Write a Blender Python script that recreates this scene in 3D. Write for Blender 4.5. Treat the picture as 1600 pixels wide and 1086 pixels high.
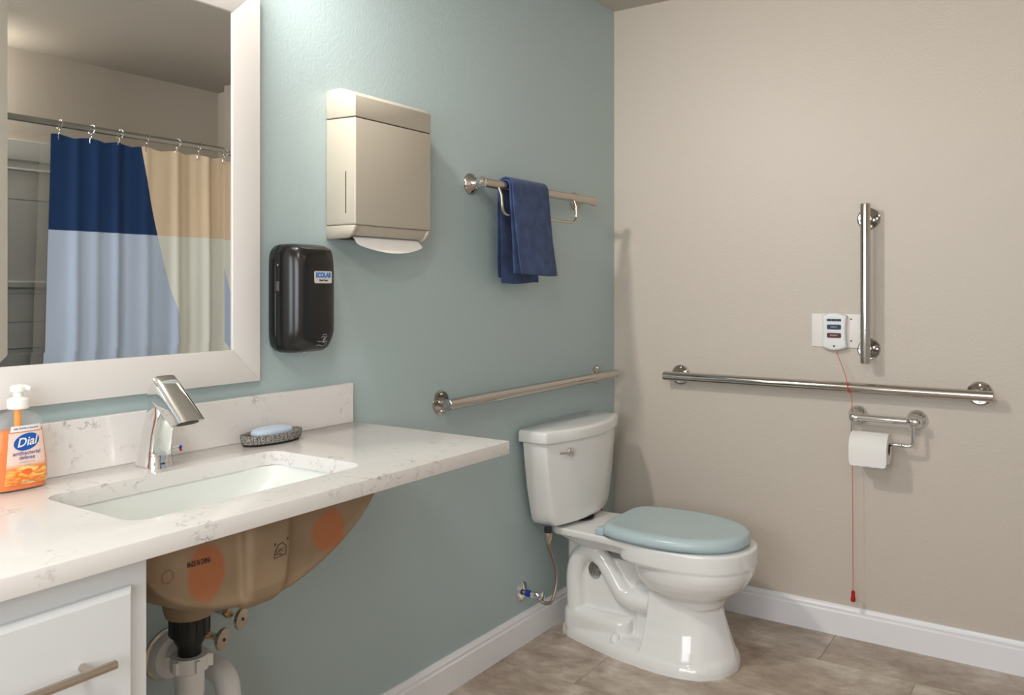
import bpy, bmesh, math, random
from mathutils import Vector, Matrix, noise
random.seed(7)
PI = math.pi
S = bpy.context.scene
COL = S.collection
for o in list(bpy.data.objects):
    bpy.data.objects.remove(o, do_unlink=True)

# ------------------------------------------------------------------ camera, world, lamps, exposure
cd = bpy.data.cameras.new('camera'); cam = bpy.data.objects.new('camera', cd); COL.objects.link(cam)
cam.location = (-3.164, -1.625, 1.254)
cam.rotation_euler = (PI/2, 0, math.radians(34.14-90))
cd.sensor_width = 36; cd.lens = 1308/1600*36; cd.shift_y = -95/1600; cd.clip_start = .02
S.camera = cam
S.view_settings.view_transform = 'Standard'; S.view_settings.look = 'None'
S.view_settings.gamma = 1; S.view_settings.use_curve_mapping = False
S.view_settings.exposure = 0.0
w = bpy.data.worlds.new('world'); S.world = w; w.use_nodes = True
w.node_tree.nodes['Background'].inputs[0].default_value = (.9, .93, 1, 1)
w.node_tree.nodes['Background'].inputs[1].default_value = .3

def lamp(kind, name, loc, energy, color, **kw):
    l = bpy.data.lights.new(name, kind); l.energy = energy; l.color = color
    for k, v in kw.items(): setattr(l, k, v)
    o = bpy.data.objects.new(name, l); COL.objects.link(o); o.location = loc
    return o
# three-globe vanity light above the mirror (above the frame of the picture)
for i in range(3):
    lamp('POINT', 'vanity_lamp', (-2.37+i*.18, -.16, 2.20), 3.6, (1, .95, .88), shadow_soft_size=.05)
# added spot beside the vanity lamps, no such fixture: brightens the toilet corner
o = lamp('SPOT', 'corner_fill_spot', (-1.99, -.15, 2.17), 46, (1, .96, .92), shadow_soft_size=.045, spot_size=math.radians(115), spot_blend=1)
o.rotation_euler = (Vector((-.1, -1.0, .9))-Vector((-1.99, -.15, 2.17))).to_track_quat('-Z', 'Y').to_euler()
# added fill light, out of view, that brightens the surround in the tub alcove
lamp('POINT', 'alcove_fill', (-1.47, -2.59, 2.20), 5.5, (1, .96, .9), shadow_soft_size=.06)
# added fill light near the ceiling, out of view, lifting walls and ceiling
o = lamp('POINT', 'room_fill', (-2.95, -1.25, 2.16), 27, (1, .97, .93), shadow_soft_size=.16)
# added cool fill panel before the plain far wall, facing into the room
o = lamp('AREA', 'side_fill', (-4.15, -1.3, 1.4), 38, (.88, .94, 1), shape='RECTANGLE', size=.9, size_y=1.9)
o.rotation_euler = (0, -PI/2, 0)

# ------------------------------------------------------------------ materials
def srgb(r, g, b):
    f = lambda c: (c/255/12.92) if c/255 <= .04045 else ((c/255+.055)/1.055)**2.4
    return (f(r), f(g), f(b), 1)
def mat(name, color, rough=.5, metal=0, **kw):
    m = bpy.data.materials.new(name); m.use_nodes = True
    b = m.node_tree.nodes['Principled BSDF']
    b.inputs['Base Color'].default_value = color
    b.inputs['Roughness'].default_value = rough
    b.inputs['Metallic'].default_value = metal
    for k, v in kw.items(): b.inputs[k.replace('_', ' ')].default_value = v
    m['b'] = 0
    return m
def N(m, t, **kw):
    n = m.node_tree.nodes.new(t)
    for k, v in kw.items():
        if k in n.inputs.keys(): n.inputs[k].default_value = v
        else: setattr(n, k, v)
    return n
def L(m, a, b): m.node_tree.links.new(a, b)
def bsdf(m): return m.node_tree.nodes['Principled BSDF']
def coord(m): return N(m, 'ShaderNodeTexCoord').outputs['Object']
def add_bump(m, scale, strength, dist=.001, detail=2):
    nz = N(m, 'ShaderNodeTexNoise', Scale=scale, Detail=detail); L(m, coord(m), nz.inputs['Vector'])
    bp = N(m, 'ShaderNodeBump', Strength=strength, Distance=dist)
    L(m, nz.outputs['Fac'], bp.inputs['Height']); L(m, bp.outputs['Normal'], bsdf(m).inputs['Normal'])
    return m
def vary(m, c1, c2, scale, detail=3, lo=.35, hi=.65, stretch=(1, 1, 1)):
    mp = N(m, 'ShaderNodeMapping'); mp.inputs['Scale'].default_value = stretch; L(m, coord(m), mp.inputs['Vector'])
    nz = N(m, 'ShaderNodeTexNoise', Scale=scale, Detail=detail); L(m, mp.outputs['Vector'], nz.inputs['Vector'])
    r = N(m, 'ShaderNodeValToRGB'); e = r.color_ramp.elements
    e[0].position = lo; e[1].position = hi; e[0].color = c1; e[1].color = c2
    L(m, nz.outputs['Fac'], r.inputs['Fac']); L(m, r.outputs['Color'], bsdf(m).inputs['Base Color'])
    return m

M = {}
M['teal'] = add_bump(mat('teal_paint', srgb(174, 191, 192), .42), 120, .42, .002)
M['beige'] = add_bump(mat('beige_paint', srgb(202, 192, 180), .45), 120, .38, .002)
M['ceil'] = add_bump(mat('ceiling_paint', srgb(190, 183, 172), .8), 120, .4, .002)
M['trim'] = mat('white_trim_paint', srgb(240, 239, 242), .3)
M['frame'] = mat('white_frame_paint', srgb(220, 216, 212), .35)
M['cab'] = mat('white_cabinet_paint', srgb(222, 224, 225), .35)
M['ceramic'] = mat('white_ceramic', srgb(236, 236, 234), .12, Coat_Weight=.5, Coat_Roughness=.05)
M['basin'] = mat('basin_ceramic', srgb(232, 236, 232), .1, Coat_Weight=.5, Coat_Roughness=.05)
M['chrome'] = mat('chrome', (.78, .78, .78, 1), .06, 1)
M['steel'] = add_bump(mat('polished_steel', (.54, .505, .47, 1), .12, 1), 60, .03, .0005)
M['nickel'] = mat('satin_nickel', (.56, .49, .42, 1), .27, 1)
M['rod'] = mat('rod_steel', (.5, .5, .47, 1), .25, 1)
M['mirror'] = mat('silvered_glass', (.86, .87, .86, 1), .0, 1)
M['black'] = mat('black_gloss_plastic', (.010, .009, .009, 1), .24)
M['black2'] = mat('black_matte_plastic', (.012, .012, .012, 1), .5)
M['seam'] = mat('dark_seam', (.05, .045, .04, 1), .8)
M['disp'] = mat('beige_metallic_plastic', srgb(184, 176, 161), .36, .15)
M['paper'] = add_bump(mat('white_paper', srgb(238, 235, 231), .9), 400, .2, .0005)
M['seat'] = mat('pale_blue_plastic', srgb(182, 201, 205), .28)
M['dark'] = mat('dark_gap', (.02, .02, .02, 1), .9)
M['rubber'] = mat('dark_rubber', (.02, .018, .016, 1), .6)
M['brass'] = mat('aged_brass', (.45, .28, .12, 1), .35, 1)
M['copper'] = mat('copper_bolt', (.45, .17, .06, 1), .3, 1)
M['pvc'] = mat('white_pipe_plastic', srgb(226, 225, 224), .4)
M['blue'] = mat('blue_plastic', (.004, .045, .45, 1), .35)
M['red'] = mat('red_plastic', (.45, .004, .008, 1), .3)
M['alarm'] = mat('alarm_housing', srgb(232, 233, 233), .4)
M['plate'] = mat('white_plate', srgb(236, 231, 226), .45)
M['navybtn'] = mat('navy_button', (.006, .03, .085, 1), .3)
M['redbtn'] = mat('dark_red_button', (.09, .004, .006, 1), .3)
M['cordred'] = mat('red_cord', (.7, .03, .015, 1), .6)
M['ink'] = mat('black_ink', (.02, .018, .02, 1), .7)
M['white_ink'] = mat('white_ink', (.8, .8, .82, 1), .5)
M['grey_ink'] = mat('grey_ink', (.38, .38, .4, 1), .5)
M['blue_ink'] = mat('blue_ink', (.006, .09, .42, 1), .5)
M['purple_ink'] = mat('purple_ink', (.11, .08, .3, 1), .5)
M['pump'] = mat('white_pump_plastic', srgb(240, 238, 232), .3)
M['soap'] = mat('pale_blue_soap', srgb(190, 205, 222), .45, Subsurface_Weight=.15, Subsurface_Radius=(.01, .01, .01))
M['tub'] = mat('white_acrylic', srgb(206, 207, 204), .3)
M['cardboard'] = mat('cardboard', srgb(120, 84, 62), .9)
M['floorbase'] = vary(mat('grout', srgb(120, 105, 92), .9), srgb(96, 84, 73), srgb(200, 188, 174), 3)

def tile_mat():
    m = mat('stone_look_tile', (1, 1, 1, 1), .42)
    info = N(m, 'ShaderNodeObjectInfo')
    add = N(m, 'ShaderNodeVectorMath', operation='MULTIPLY_ADD')
    cv = N(m, 'ShaderNodeCombineXYZ')
    for k in range(3): L(m, info.outputs['Random'], cv.inputs[k])
    L(m, cv.outputs[0], add.inputs[0]); add.inputs[1].default_value = (17, 9, 5); L(m, coord(m), add.inputs[2])
    n1 = N(m, 'ShaderNodeTexNoise', Scale=4.5, Detail=6, Roughness=.62, Distortion=.7); L(m, add.outputs[0], n1.inputs['Vector'])
    mp = N(m, 'ShaderNodeMapping'); mp.inputs['Scale'].default_value = (2.4, 1.3, 1); mp.inputs['Rotation'].default_value = (0, 0, .5); L(m, add.outputs[0], mp.inputs['Vector'])
    n2 = N(m, 'ShaderNodeTexNoise', Scale=9, Detail=8, Roughness=.7); L(m, mp.outputs[0], n2.inputs['Vector'])
    mx = N(m, 'ShaderNodeMath', operation='MULTIPLY_ADD'); L(m, n2.outputs['Fac'], mx.inputs[0]); mx.inputs[1].default_value = .45; 
    sc = N(m, 'ShaderNodeMath', operation='MULTIPLY'); L(m, n1.outputs['Fac'], sc.inputs[0]); sc.inputs[1].default_value = .62
    L(m, sc.outputs[0], mx.inputs[2])
    r = N(m, 'ShaderNodeValToRGB'); e = r.color_ramp.elements
    e[0].position = .34; e[0].color = srgb(136, 114, 99); e[1].position = .70; e[1].color = srgb(216, 205, 193)
    x = e.new(.53); x.color = srgb(178, 162, 147)
    L(m, mx.outputs[0], r.inputs['Fac']); L(m, r.outputs['Color'], bsdf(m).inputs['Base Color'])
    bp = N(m, 'ShaderNodeBump', Strength=.25, Distance=.001); L(m, n2.outputs['Fac'], bp.inputs['Height']); L(m, bp.outputs['Normal'], bsdf(m).inputs['Normal'])
    return m
M['tile'] = tile_mat()

def quartz_mat():
    m = mat('veined_quartz', (1, 1, 1, 1), .16)
    c = coord(m)
    d = N(m, 'ShaderNodeTexNoise', Scale=14, Detail=5, Roughness=.7); L(m, c, d.inputs['Vector'])
    va = N(m, 'ShaderNodeVectorMath', operation='MULTIPLY_ADD'); L(m, d.outputs['Color'], va.inputs[0]); va.inputs[1].default_value = (.11, .11, .11); L(m, c, va.inputs[2])
    v = N(m, 'ShaderNodeTexVoronoi', feature='DISTANCE_TO_EDGE', Scale=20); L(m, va.outputs[0], v.inputs['Vector'])
    r = N(m, 'ShaderNodeMapRange'); L(m, v.outputs['Distance'], r.inputs[0]); r.inputs[1].default_value = 0; r.inputs[2].default_value = .055; r.inputs[3].default_value = 1; r.inputs[4].default_value = 0
    k = N(m, 'ShaderNodeTexNoise', Scale=7, Detail=4, Roughness=.65); L(m, c, k.inputs['Vector'])
    kr = N(m, 'ShaderNodeMapRange'); L(m, k.outputs['Fac'], kr.inputs[0]); kr.inputs[1].default_value = .49; kr.inputs[2].default_value = .66
    k2 = N(m, 'ShaderNodeTexNoise', Scale=60, Detail=2); L(m, c, k2.inputs['Vector'])
    kr2 = N(m, 'ShaderNodeMapRange'); L(m, k2.outputs['Fac'], kr2.inputs[0]); kr2.inputs[1].default_value = .42; kr2.inputs[2].default_value = .6
    mu = N(m, 'ShaderNodeMath', operation='MULTIPLY'); L(m, r.outputs[0], mu.inputs[0]); L(m, kr.outputs[0], mu.inputs[1])
    mu2 = N(m, 'ShaderNodeMath', operation='MULTIPLY'); L(m, mu.outputs[0], mu2.inputs[0]); L(m, kr2.outputs[0], mu2.inputs[1])
    mix = N(m, 'ShaderNodeMix', data_type='RGBA'); L(m, mu2.outputs[0], mix.inputs[0]); mix.inputs[6].default_value = srgb(228, 224, 221); mix.inputs[7].default_value = srgb(148, 147, 141)
    L(m, mix.outputs[2], bsdf(m).inputs['Base Color'])
    return m
M['quartz'] = quartz_mat()

def towel_mat(name, c1, c2):
    m = vary(mat(name, c1, .95, Sheen_Weight=.12, Sheen_Roughness=.5), c1, c2, 25, 5)
    nz = N(m, 'ShaderNodeTexNoise', Scale=450, Detail=2); L(m, coord(m), nz.inputs['Vector'])
    bp = N(m, 'ShaderNodeBump', Strength=.9, Distance=.003); L(m, nz.outputs['Fac'], bp.inputs['Height']); L(m, bp.outputs['Normal'], bsdf(m).inputs['Normal'])
    return m
M['towel'] = towel_mat('navy_terry', srgb(36, 54, 94), srgb(52, 75, 120))
M['stone'] = add_bump(vary(mat('speckled_stone', (.2, .2, .2, 1), .8), srgb(66, 63, 60), srgb(160, 156, 150), 350, 2, .4, .6), 300, .5, .001)
M['braid'] = add_bump(mat('braided_steel', (.36, .30, .25, 1), .35, 1), 700, .8, .001)

def curtain_mat():
    m = mat('colour_block_fabric', (1, 1, 1, 1), .75)
    sep = N(m, 'ShaderNodeSeparateXYZ'); uv = N(m, 'ShaderNodeTexCoord'); L(m, uv.outputs['UV'], sep.inputs[0])
    def mth(op, a, b, c=None):
        n = N(m, 'ShaderNodeMath', operation=op)
        for i, q in enumerate((a, b, c)):
            if q is None: continue
            if isinstance(q, (int, float)): n.inputs[i].default_value = q
            else: L(m, q, n.inputs[i])
        return n.outputs[0]
    x, z = sep.outputs[0], sep.outputs[1]      # uv carries x and z in metres
    d = mth('SUBTRACT', 1.916, z)
    edge = mth('MULTIPLY_ADD', mth('MULTIPLY_ADD', d, .11, .1585), d, -.885)
    left = mth('LESS_THAN', x, mth('MINIMUM', edge, -.686))
    top = mth('GREATER_THAN', z, 1.499)
    e2 = mth('MULTIPLY_ADD', mth('SUBTRACT', 1.40, z), .28, -.31)
    tri = mth('MULTIPLY', mth('MULTIPLY', mth('LESS_THAN', x, e2), mth('GREATER_THAN', x, -.315)), mth('LESS_THAN', z, 1.40))
    blue = mth('MAXIMUM', left, tri)
    def mix(f, a, b):
        n = N(m, 'ShaderNodeMix', data_type='RGBA'); L(m, f, n.inputs[0])
        for i, q in ((6, a), (7, b)):
            if isinstance(q, tuple): n.inputs[i].default_value = q
            else: L(m, q, n.inputs[i])
        return n.outputs[2]
    lo = mix(blue, srgb(232, 232, 222), srgb(190, 204, 228))
    hi = mix(left, srgb(232, 206, 176), srgb(3, 50, 98))
    L(m, mix(top, lo, hi), bsdf(m).inputs['Base Color'])
    nz = N(m, 'ShaderNodeTexNoise', Scale=14, Detail=4); L(m, uv.outputs['UV'], nz.inputs['Vector'])
    bp = N(m, 'ShaderNodeBump', Strength=.25, Distance=.01); L(m, nz.outputs['Fac'], bp.inputs['Height']); L(m, bp.outputs['Normal'], bsdf(m).inputs['Normal'])
    return m
M['curtain'] = curtain_mat()
M['liner'] = mat('clear_liner', srgb(190, 185, 172), .3, Alpha=.28)

def sink_out_mat():
    m = mat('unglazed_clay', (1, 1, 1, 1), .6)
    c = coord(m)
    base = srgb(176, 140, 98)
    cur = None
    nz = N(m, 'ShaderNodeTexNoise', Scale=7, Detail=4); L(m, c, nz.inputs['Vector'])
    r = N(m, 'ShaderNodeValToRGB'); e = r.color_ramp.elements
    e[0].position = .35; e[0].color = srgb(136, 114, 88); e[1].position = .65; e[1].color = srgb(154, 132, 105)
    L(m, nz.outputs['Fac'], r.inputs['Fac']); cur = r.outputs['Color']
    # two bare rust-coloured patches on the front flank
    for (cx, cz, sx, sz) in ((-.140, -.074, .036, .048), (.128, -.069, .042, .040)):
        mp = N(m, 'ShaderNodeMapping'); mp.inputs['Location'].default_value = (-cx/sx, 0, -cz/sz); mp.inputs['Scale'].default_value = (1/sx, 0, 1/sz)
        L(m, c, mp.inputs['Vector'])
        nv = N(m, 'ShaderNodeTexNoise', Scale=12, Detail=2); L(m, c, nv.inputs['Vector'])
        ln = N(m, 'ShaderNodeVectorMath', operation='LENGTH'); L(m, mp.outputs[0], ln.inputs[0])
        ad = N(m, 'ShaderNodeMath', operation='MULTIPLY_ADD'); L(m, nv.outputs['Fac'], ad.inputs[0]); ad.inputs[1].default_value = .5; L(m, ln.outputs['Value'], ad.inputs[2])
        mr = N(m, 'ShaderNodeMapRange'); L(m, ad.outputs[0], mr.inputs[0]); mr.inputs[1].default_value = 1.1; mr.inputs[2].default_value = 1.35; mr.inputs[3].default_value = 1; mr.inputs[4].default_value = 0
        mx = N(m, 'ShaderNodeMix', data_type='RGBA'); L(m, mr.outputs[0], mx.inputs[0]); L(m, cur, mx.inputs[6]); mx.inputs[7].default_value = srgb(162, 100, 62)
        cur = mx.outputs[2]
    L(m, cur, bsdf(m).inputs['Base Color'])
    return m
M['sinkout'] = sink_out_mat()
M['bottle'] = mat('clear_plastic', (.86, .88, .87, 1), .06, Alpha=.09)
M['liquid'] = mat('orange_liquid', srgb(250, 126, 14), .12, Transmission_Weight=.1, IOR=1.3)
M['tube'] = mat('amber_tube', srgb(250, 160, 30), .3)
def label_mat():
    m = mat('bottle_label', (1, 1, 1, 1), .35)
    uv = N(m, 'ShaderNodeTexCoord').outputs['UV']     # uv in 0..1 over the label
    sep = N(m, 'ShaderNodeSeparateXYZ'); L(m, uv, sep.inputs[0])
    nz = N(m, 'ShaderNodeTexNoise', Scale=3, Detail=3, Distortion=1.2)
    mp = N(m, 'ShaderNodeMapping'); mp.inputs['Scale'].default_value = (1, 3.5, 1); L(m, uv, mp.inputs[0]); L(m, mp.outputs[0], nz.inputs['Vector'])
    r1 = N(m, 'ShaderNodeValToRGB'); e = r1.color_ramp.elements
    e[0].position = .4; e[0].color = srgb(238, 120, 40); e[1].position = .62; e[1].color = srgb(255, 214, 120)
    L(m, nz.outputs['Fac'], r1.inputs['Fac'])
    r2 = N(m, 'ShaderNodeValToRGB'); e = r2.color_ramp.elements
    e[0].position = .30; e[0].color = (0, 0, 0, 1); e[1].position = .42; e[1].color = (1, 1, 1, 1)
    L(m, sep.outputs[1], r2.inputs['Fac'])
    mx = N(m, 'ShaderNodeMix', data_type='RGBA'); L(m, r2.outputs['Color'], mx.inputs[0]); L(m, r1.outputs['Color'], mx.inputs[6]); mx.inputs[7].default_value = srgb(240, 214, 200)
    L(m, mx.outputs[2], bsdf(m).inputs['Base Color'])
    return m
M['label'] = label_mat()

# ------------------------------------------------------------------ mesh helpers
ORI = {}
def setp(o, label=None, cat=None, group=None, kind=None):
    if label: o['label'] = label
    if cat: o['category'] = cat
    if group: o['group'] = group
    if kind: o['kind'] = kind
    return o
def thing(name, label, cat, loc, group=None):
    o = bpy.data.objects.new(name, None); COL.objects.link(o); o.location = loc; o.empty_display_size = .05
    ORI[o] = Vector(loc); return setp(o, label, cat, group)
def finish(bm, angle=35):
    bmesh.ops.recalc_face_normals(bm, faces=bm.faces)
    for f in bm.faces: f.smooth = True
    for e in bm.edges:
        if len(e.link_faces) == 2 and e.calc_face_angle(0) > math.radians(angle): e.smooth = False
def obj(name, bm, m, parent=None, loc=None, label=None, angle=35, recalc=True):
    """links bm (world coordinates) as one mesh object, origin at its thing's origin"""
    if recalc: finish(bm, angle)
    else:
        for f in bm.faces: f.smooth = True
    o0 = ORI[parent] if parent is not None else Vector(loc or (0, 0, 0))
    bmesh.ops.translate(bm, verts=bm.verts, vec=-o0)
    me = bpy.data.meshes.new(name); bm.to_mesh(me); bm.free()
    for mm in (m if isinstance(m, (list, tuple)) else [m]): me.materials.append(mm)
    o = bpy.data.objects.new(name, me); COL.objects.link(o)
    if parent is not None: o.parent = parent
    else: o.location = o0
    ORI[o] = o0
    if label: o['label'] = label
    return o
def new(): return bmesh.new()
def box(x0, x1, y0, y1, z0, z1, bev=0, seg=2, bm=None):
    b = bmesh.new(); bmesh.ops.create_cube(b, size=1)
    for v in b.verts:
        v.co = Vector(((x0+x1)/2+v.co.x*(x1-x0), (y0+y1)/2+v.co.y*(y1-y0), (z0+z1)/2+v.co.z*(z1-z0)))
    if bev: bmesh.ops.bevel(b, geom=b.edges[:], offset=bev, segments=seg, affect='EDGES', profile=.5)
    return merge(bm, b) if bm else b
def merge(a, b):
    me = bpy.data.meshes.new('t'); b.to_mesh(me); b.free(); a.from_mesh(me); bpy.data.meshes.remove(me); return a
def loft(rings, cap0=True, cap1=True, closed=True):
    b = bmesh.new(); R = [[b.verts.new(Vector(p)) for p in r] for r in rings]; n = len(R[0])
    for i in range(len(R)-1):
        for j in range(n if closed else n-1):
            k = (j+1) % n
            try: b.faces.new((R[i][j], R[i][k], R[i+1][k], R[i+1][j]))
            except ValueError: pass
    if cap0: b.faces.new(R[0][::-1])
    if cap1: b.faces.new(R[-1])
    return b
def spline(P, n=8):
    P = [Vector(p) for p in P]; out = []
    for i in range(len(P)-1):
        p0 = P[i-1] if i else P[0]*2-P[1]; p1, p2 = P[i], P[i+1]; p3 = P[i+2] if i+2 < len(P) else P[-1]*2-P[-2]
        for k in range(n):
            t = k/n; out.append(.5*((2*p1)+(p2-p0)*t+(2*p0-5*p1+4*p2-p3)*t*t+(3*p1-p0-3*p2+p3)*t**3))
    out.append(P[-1]); return out
def tube(P, r, n=14, cap=True, closed=False):
    P = [Vector(p) for p in P]; m = len(P); rs = r if isinstance(r, (list, tuple)) else [r]*m
    rings = []; up = None
    for i in range(m):
        if closed: t = (P[(i+1) % m]-P[i-1]).normalized()
        else: t = (P[min(i+1, m-1)]-P[max(i-1, 0)]).normalized()
        if up is None:
            up = Vector((0, 0, 1)) if abs(t.z) < .9 else Vector((1, 0, 0))
        a = (up-t*up.dot(t)).normalized(); up = a; c = t.cross(a)
        rings.append([P[i]+(a*math.cos(2*PI*k/n)+c*math.sin(2*PI*k/n))*rs[i] for k in range(n)])
    if closed: rings.append(rings[0][:]); return loft(rings, False, False)
    return loft(rings, cap, cap)
def lathe(prof, origin, axis, n=32):
    """prof: (radius, height along axis)"""
    ax = Vector(axis).normalized(); o = Vector(origin)
    u = ax.orthogonal().normalized(); v = ax.cross(u)
    return loft([[o+ax*h+(u*math.cos(2*PI*k/n)+v*math.sin(2*PI*k/n))*max(r, 1e-5) for k in range(n)] for r, h in prof])
def prism(pts, axis, a, b, bev=0, seg=2):
    """polygon in the two other axes extruded along axis from a to b"""
    def P(p, t):
        return {'x': (t, p[0], p[1]), 'y': (p[0], t, p[1]), 'z': (p[0], p[1], t)}[axis]
    bm = loft([[P(p, a) for p in pts], [P(p, b) for p in pts]])
    if bev:
        bmesh.ops.recalc_face_normals(bm, faces=bm.faces)
        bmesh.ops.bevel(bm, geom=bm.edges[:], offset=bev, segments=seg, affect='EDGES', profile=.5)
    return bm
def rrect(cx, cy, hx, hy, r, n=5):
    out = []
    for sx, sy, a0 in ((1, 1, 0), (-1, 1, 90), (-1, -1, 180), (1, -1, 270)):
        for k in range(n+1):
            a = math.radians(a0+90*k/n); out.append((cx+sx*(hx-r)+r*math.cos(a), cy+sy*(hy-r)+r*math.sin(a)))
    return out
def sell(cx, cy, hx, hy, e, n=40):
    out = []
    for k in range(n):
        a = 2*PI*k/n; c, s = math.cos(a), math.sin(a)
        out.append((cx+hx*math.copysign(abs(c)**(2/e), c), cy+hy*math.copysign(abs(s)**(2/e), s)))
    return out
def modded(bm, *mods):
    """bm through modifiers -> new bm"""
    me = bpy.data.meshes.new('t'); bm.to_mesh(me); bm.free()
    o = bpy.data.objects.new('t', me); COL.objects.link(o); extra = []
    for t, kw in mods:
        md = o.modifiers.new('m', t)
        for k, v in kw.items():
            if k == 'cutter':
                m2 = bpy.data.meshes.new('c'); v.to_mesh(m2); v.free(); c = bpy.data.objects.new('c', m2); COL.objects.link(c); md.object = c; extra.append(c)
            else: setattr(md, k, v)
    dg = bpy.context.evaluated_depsgraph_get(); r = bmesh.new()
    ev = o.evaluated_get(dg); r.from_mesh(ev.to_mesh()); ev.to_mesh_clear()
    for q in [o]+extra:
        d = q.data; bpy.data.objects.remove(q); bpy.data.meshes.remove(d)
    return r
def text(s, size, origin, xd, yd, ext=.0004, shear=0, bold=0, align='CENTER', fit=None):
    c = bpy.data.curves.new('t', 'FONT'); c.body = s; c.size = size; c.extrude = ext; c.align_x = align; c.align_y = 'CENTER'
    c.shear = shear; c.offset = bold; c.resolution_u = 3
    o = bpy.data.objects.new('t', c); COL.objects.link(o)
    dg = bpy.context.evaluated_depsgraph_get(); ev = o.evaluated_get(dg); me = bpy.data.meshes.new_from_object(ev)
    b = bmesh.new(); b.from_mesh(me); bpy.data.objects.remove(o); bpy.data.curves.remove(c); bpy.data.meshes.remove(me)
    if fit:
        xs = [v.co.x for v in b.verts]; k = fit/(max(xs)-min(xs))
        for v in b.verts: v.co.x *= k
    xd, yd = Vector(xd).normalized(), Vector(yd).normalized(); zd = xd.cross(yd); o0 = Vector(origin)
    for v in b.verts: v.co = o0+xd*v.co.x+yd*v.co.y+zd*v.co.z
    return b

# ------------------------------------------------------------------ room
XL, YB, H = -4.3, -2.685, 2.414
def struct(name, bm, m, parent=None):
    o = obj(name, bm, m, parent)
    if parent is None: o['kind'] = 'structure'
    return o
struct('wall_left', box(XL, .1, 0, .1, 0, H), M['teal'])
struct('wall_right', box(0, .1, YB-.1, 0, 0, H), M['beige'])
struct('wall_back', box(XL-.1, 0, YB-.1, YB, 0, H), M['beige'])
struct('wall_far', box(XL-.1, XL, YB, .1, 0, H), M['beige'])
struct('ceiling', box(XL-.1, .1, YB-.1, .1, H, H+.1), M['ceil'])
floor = struct('floor', box(XL-.1, .1, YB-.1, .1, -.1, -.0012), M['floorbase'])
# floor tiles, each one a piece: long side along y, joints staggered by half
tw, tl, g = .305, .595, .0012
tile_cache = {}
def tile(x0, x1, y0, y1):
    key = (round(x1-x0, 4), round(y1-y0, 4))
    if key not in tile_cache:
        b = box(0, x1-x0, 0, y1-y0, -.008, 0, .0008, 1); finish(b)
        me = bpy.data.meshes.new('floor_tile'); b.to_mesh(me); b.free(); me.materials.append(M['tile']); tile_cache[key] = me
    o = bpy.data.objects.new('floor_tile', tile_cache[key]); COL.objects.link(o); o.parent = floor; o.location = (x0, y0, 0)
ci = 0; x1 = -.255+tw
while x1 > XL:
    x0 = x1-tw
    off = -.898 if ci % 2 == 0 else -1.195
    ys = sorted({max(min(off+tl*k, 0), YB) for k in range(-6, 6)})
    for a, b_ in zip(ys[:-1], ys[1:]):
        if b_-a > .01 and b_ > -2.1:
            tile(max(x0, XL)+g, min(x1, 0)-g, a+g, b_-g)
    x1 = x0; ci += 1
# baseboards with a stepped top
prof = [(0, 0), (.016, 0), (.016, .082), (.012, .087), (.0125, .096), (.008, .101), (.006, .109), (0, .109)]
struct('baseboard_left', prism([(-a, b_) for a, b_ in prof], 'x', -2.44, 0), M['trim'])
struct('baseboard_right', prism([(-a, b_) for a, b_ in prof], 'y', -2.04, -.016), M['trim'])
struct('baseboard_far', prism([(XL+a, b_) for a, b_ in prof], 'y', YB, 0), M['trim'])

# ------------------------------------------------------------------ mirror (four mitred rails, bevelled glass)
mx0, mx1, mz0, mz1 = -2.443, -1.937, 1.109, 1.883
fw = .077; fy = -.022
t = thing('wall_mirror', 'large rectangular mirror with a wide flat white frame above the sink', 'mirror', ((mx0+mx1)/2, 0, mz0-fw))
a0, a1, b0, b1 = mx0-fw, mx1+fw, mz0-fw, mz1+fw
def rail(c):  # c: outer a, outer b, inner b, inner a in (x,z)
    b = bmesh.new(); f = [b.verts.new((p[0], fy, p[1])) for p in c]; k = [b.verts.new((p[0], 0, p[1])) for p in c]
    b.faces.new(f); b.faces.new(k[::-1])
    for i in range(4): b.faces.new((f[i], k[i], k[(i+1) % 4], f[(i+1) % 4]))
    bmesh.ops.recalc_face_normals(b, faces=b.faces)
    bmesh.ops.bevel(b, geom=b.edges[:], offset=.0014, segments=2, affect='EDGES', profile=.5)
    return b
for c in ([(a0, b0), (a1, b0), (mx1, mz0), (mx0, mz0)], [(a1, b0), (a1, b1), (mx1, mz1), (mx1, mz0)],
          [(a1, b1), (a0, b1), (mx0, mz1), (mx1, mz1)], [(a0, b1), (a0, b0), (mx0, mz0), (mx0, mz1)]):
    obj('frame_rail', rail(c), M['frame'], t)
bv, dp = .021, .021*math.tan(math.radians(1.1))
b = new(); O = [b.verts.new((x, -.018+dp, z)) for x, z in ((mx0, mz0), (mx1, mz0), (mx1, mz1), (mx0, mz1))]
I = [b.verts.new((x, -.018, z)) for x, z in ((mx0+bv, mz0+bv), (mx1-bv, mz0+bv), (mx1-bv, mz1-bv), (mx0+bv, mz1-bv))]
b.faces.new(I)
for i in range(4): b.faces.new((O[i], O[(i+1) % 4], I[(i+1) % 4], I[i]))
K = [b.verts.new((v.co.x, -.006, v.co.z)) for v in O]
for i in range(4): b.faces.new((K[i], K[(i+1) % 4], O[(i+1) % 4], O[i]))
b.faces.new(K[::-1])
o = obj('mirror_glass', b, M['mirror'], t, angle=.3)
for p in o.data.polygons: p.use_smooth = False

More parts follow.
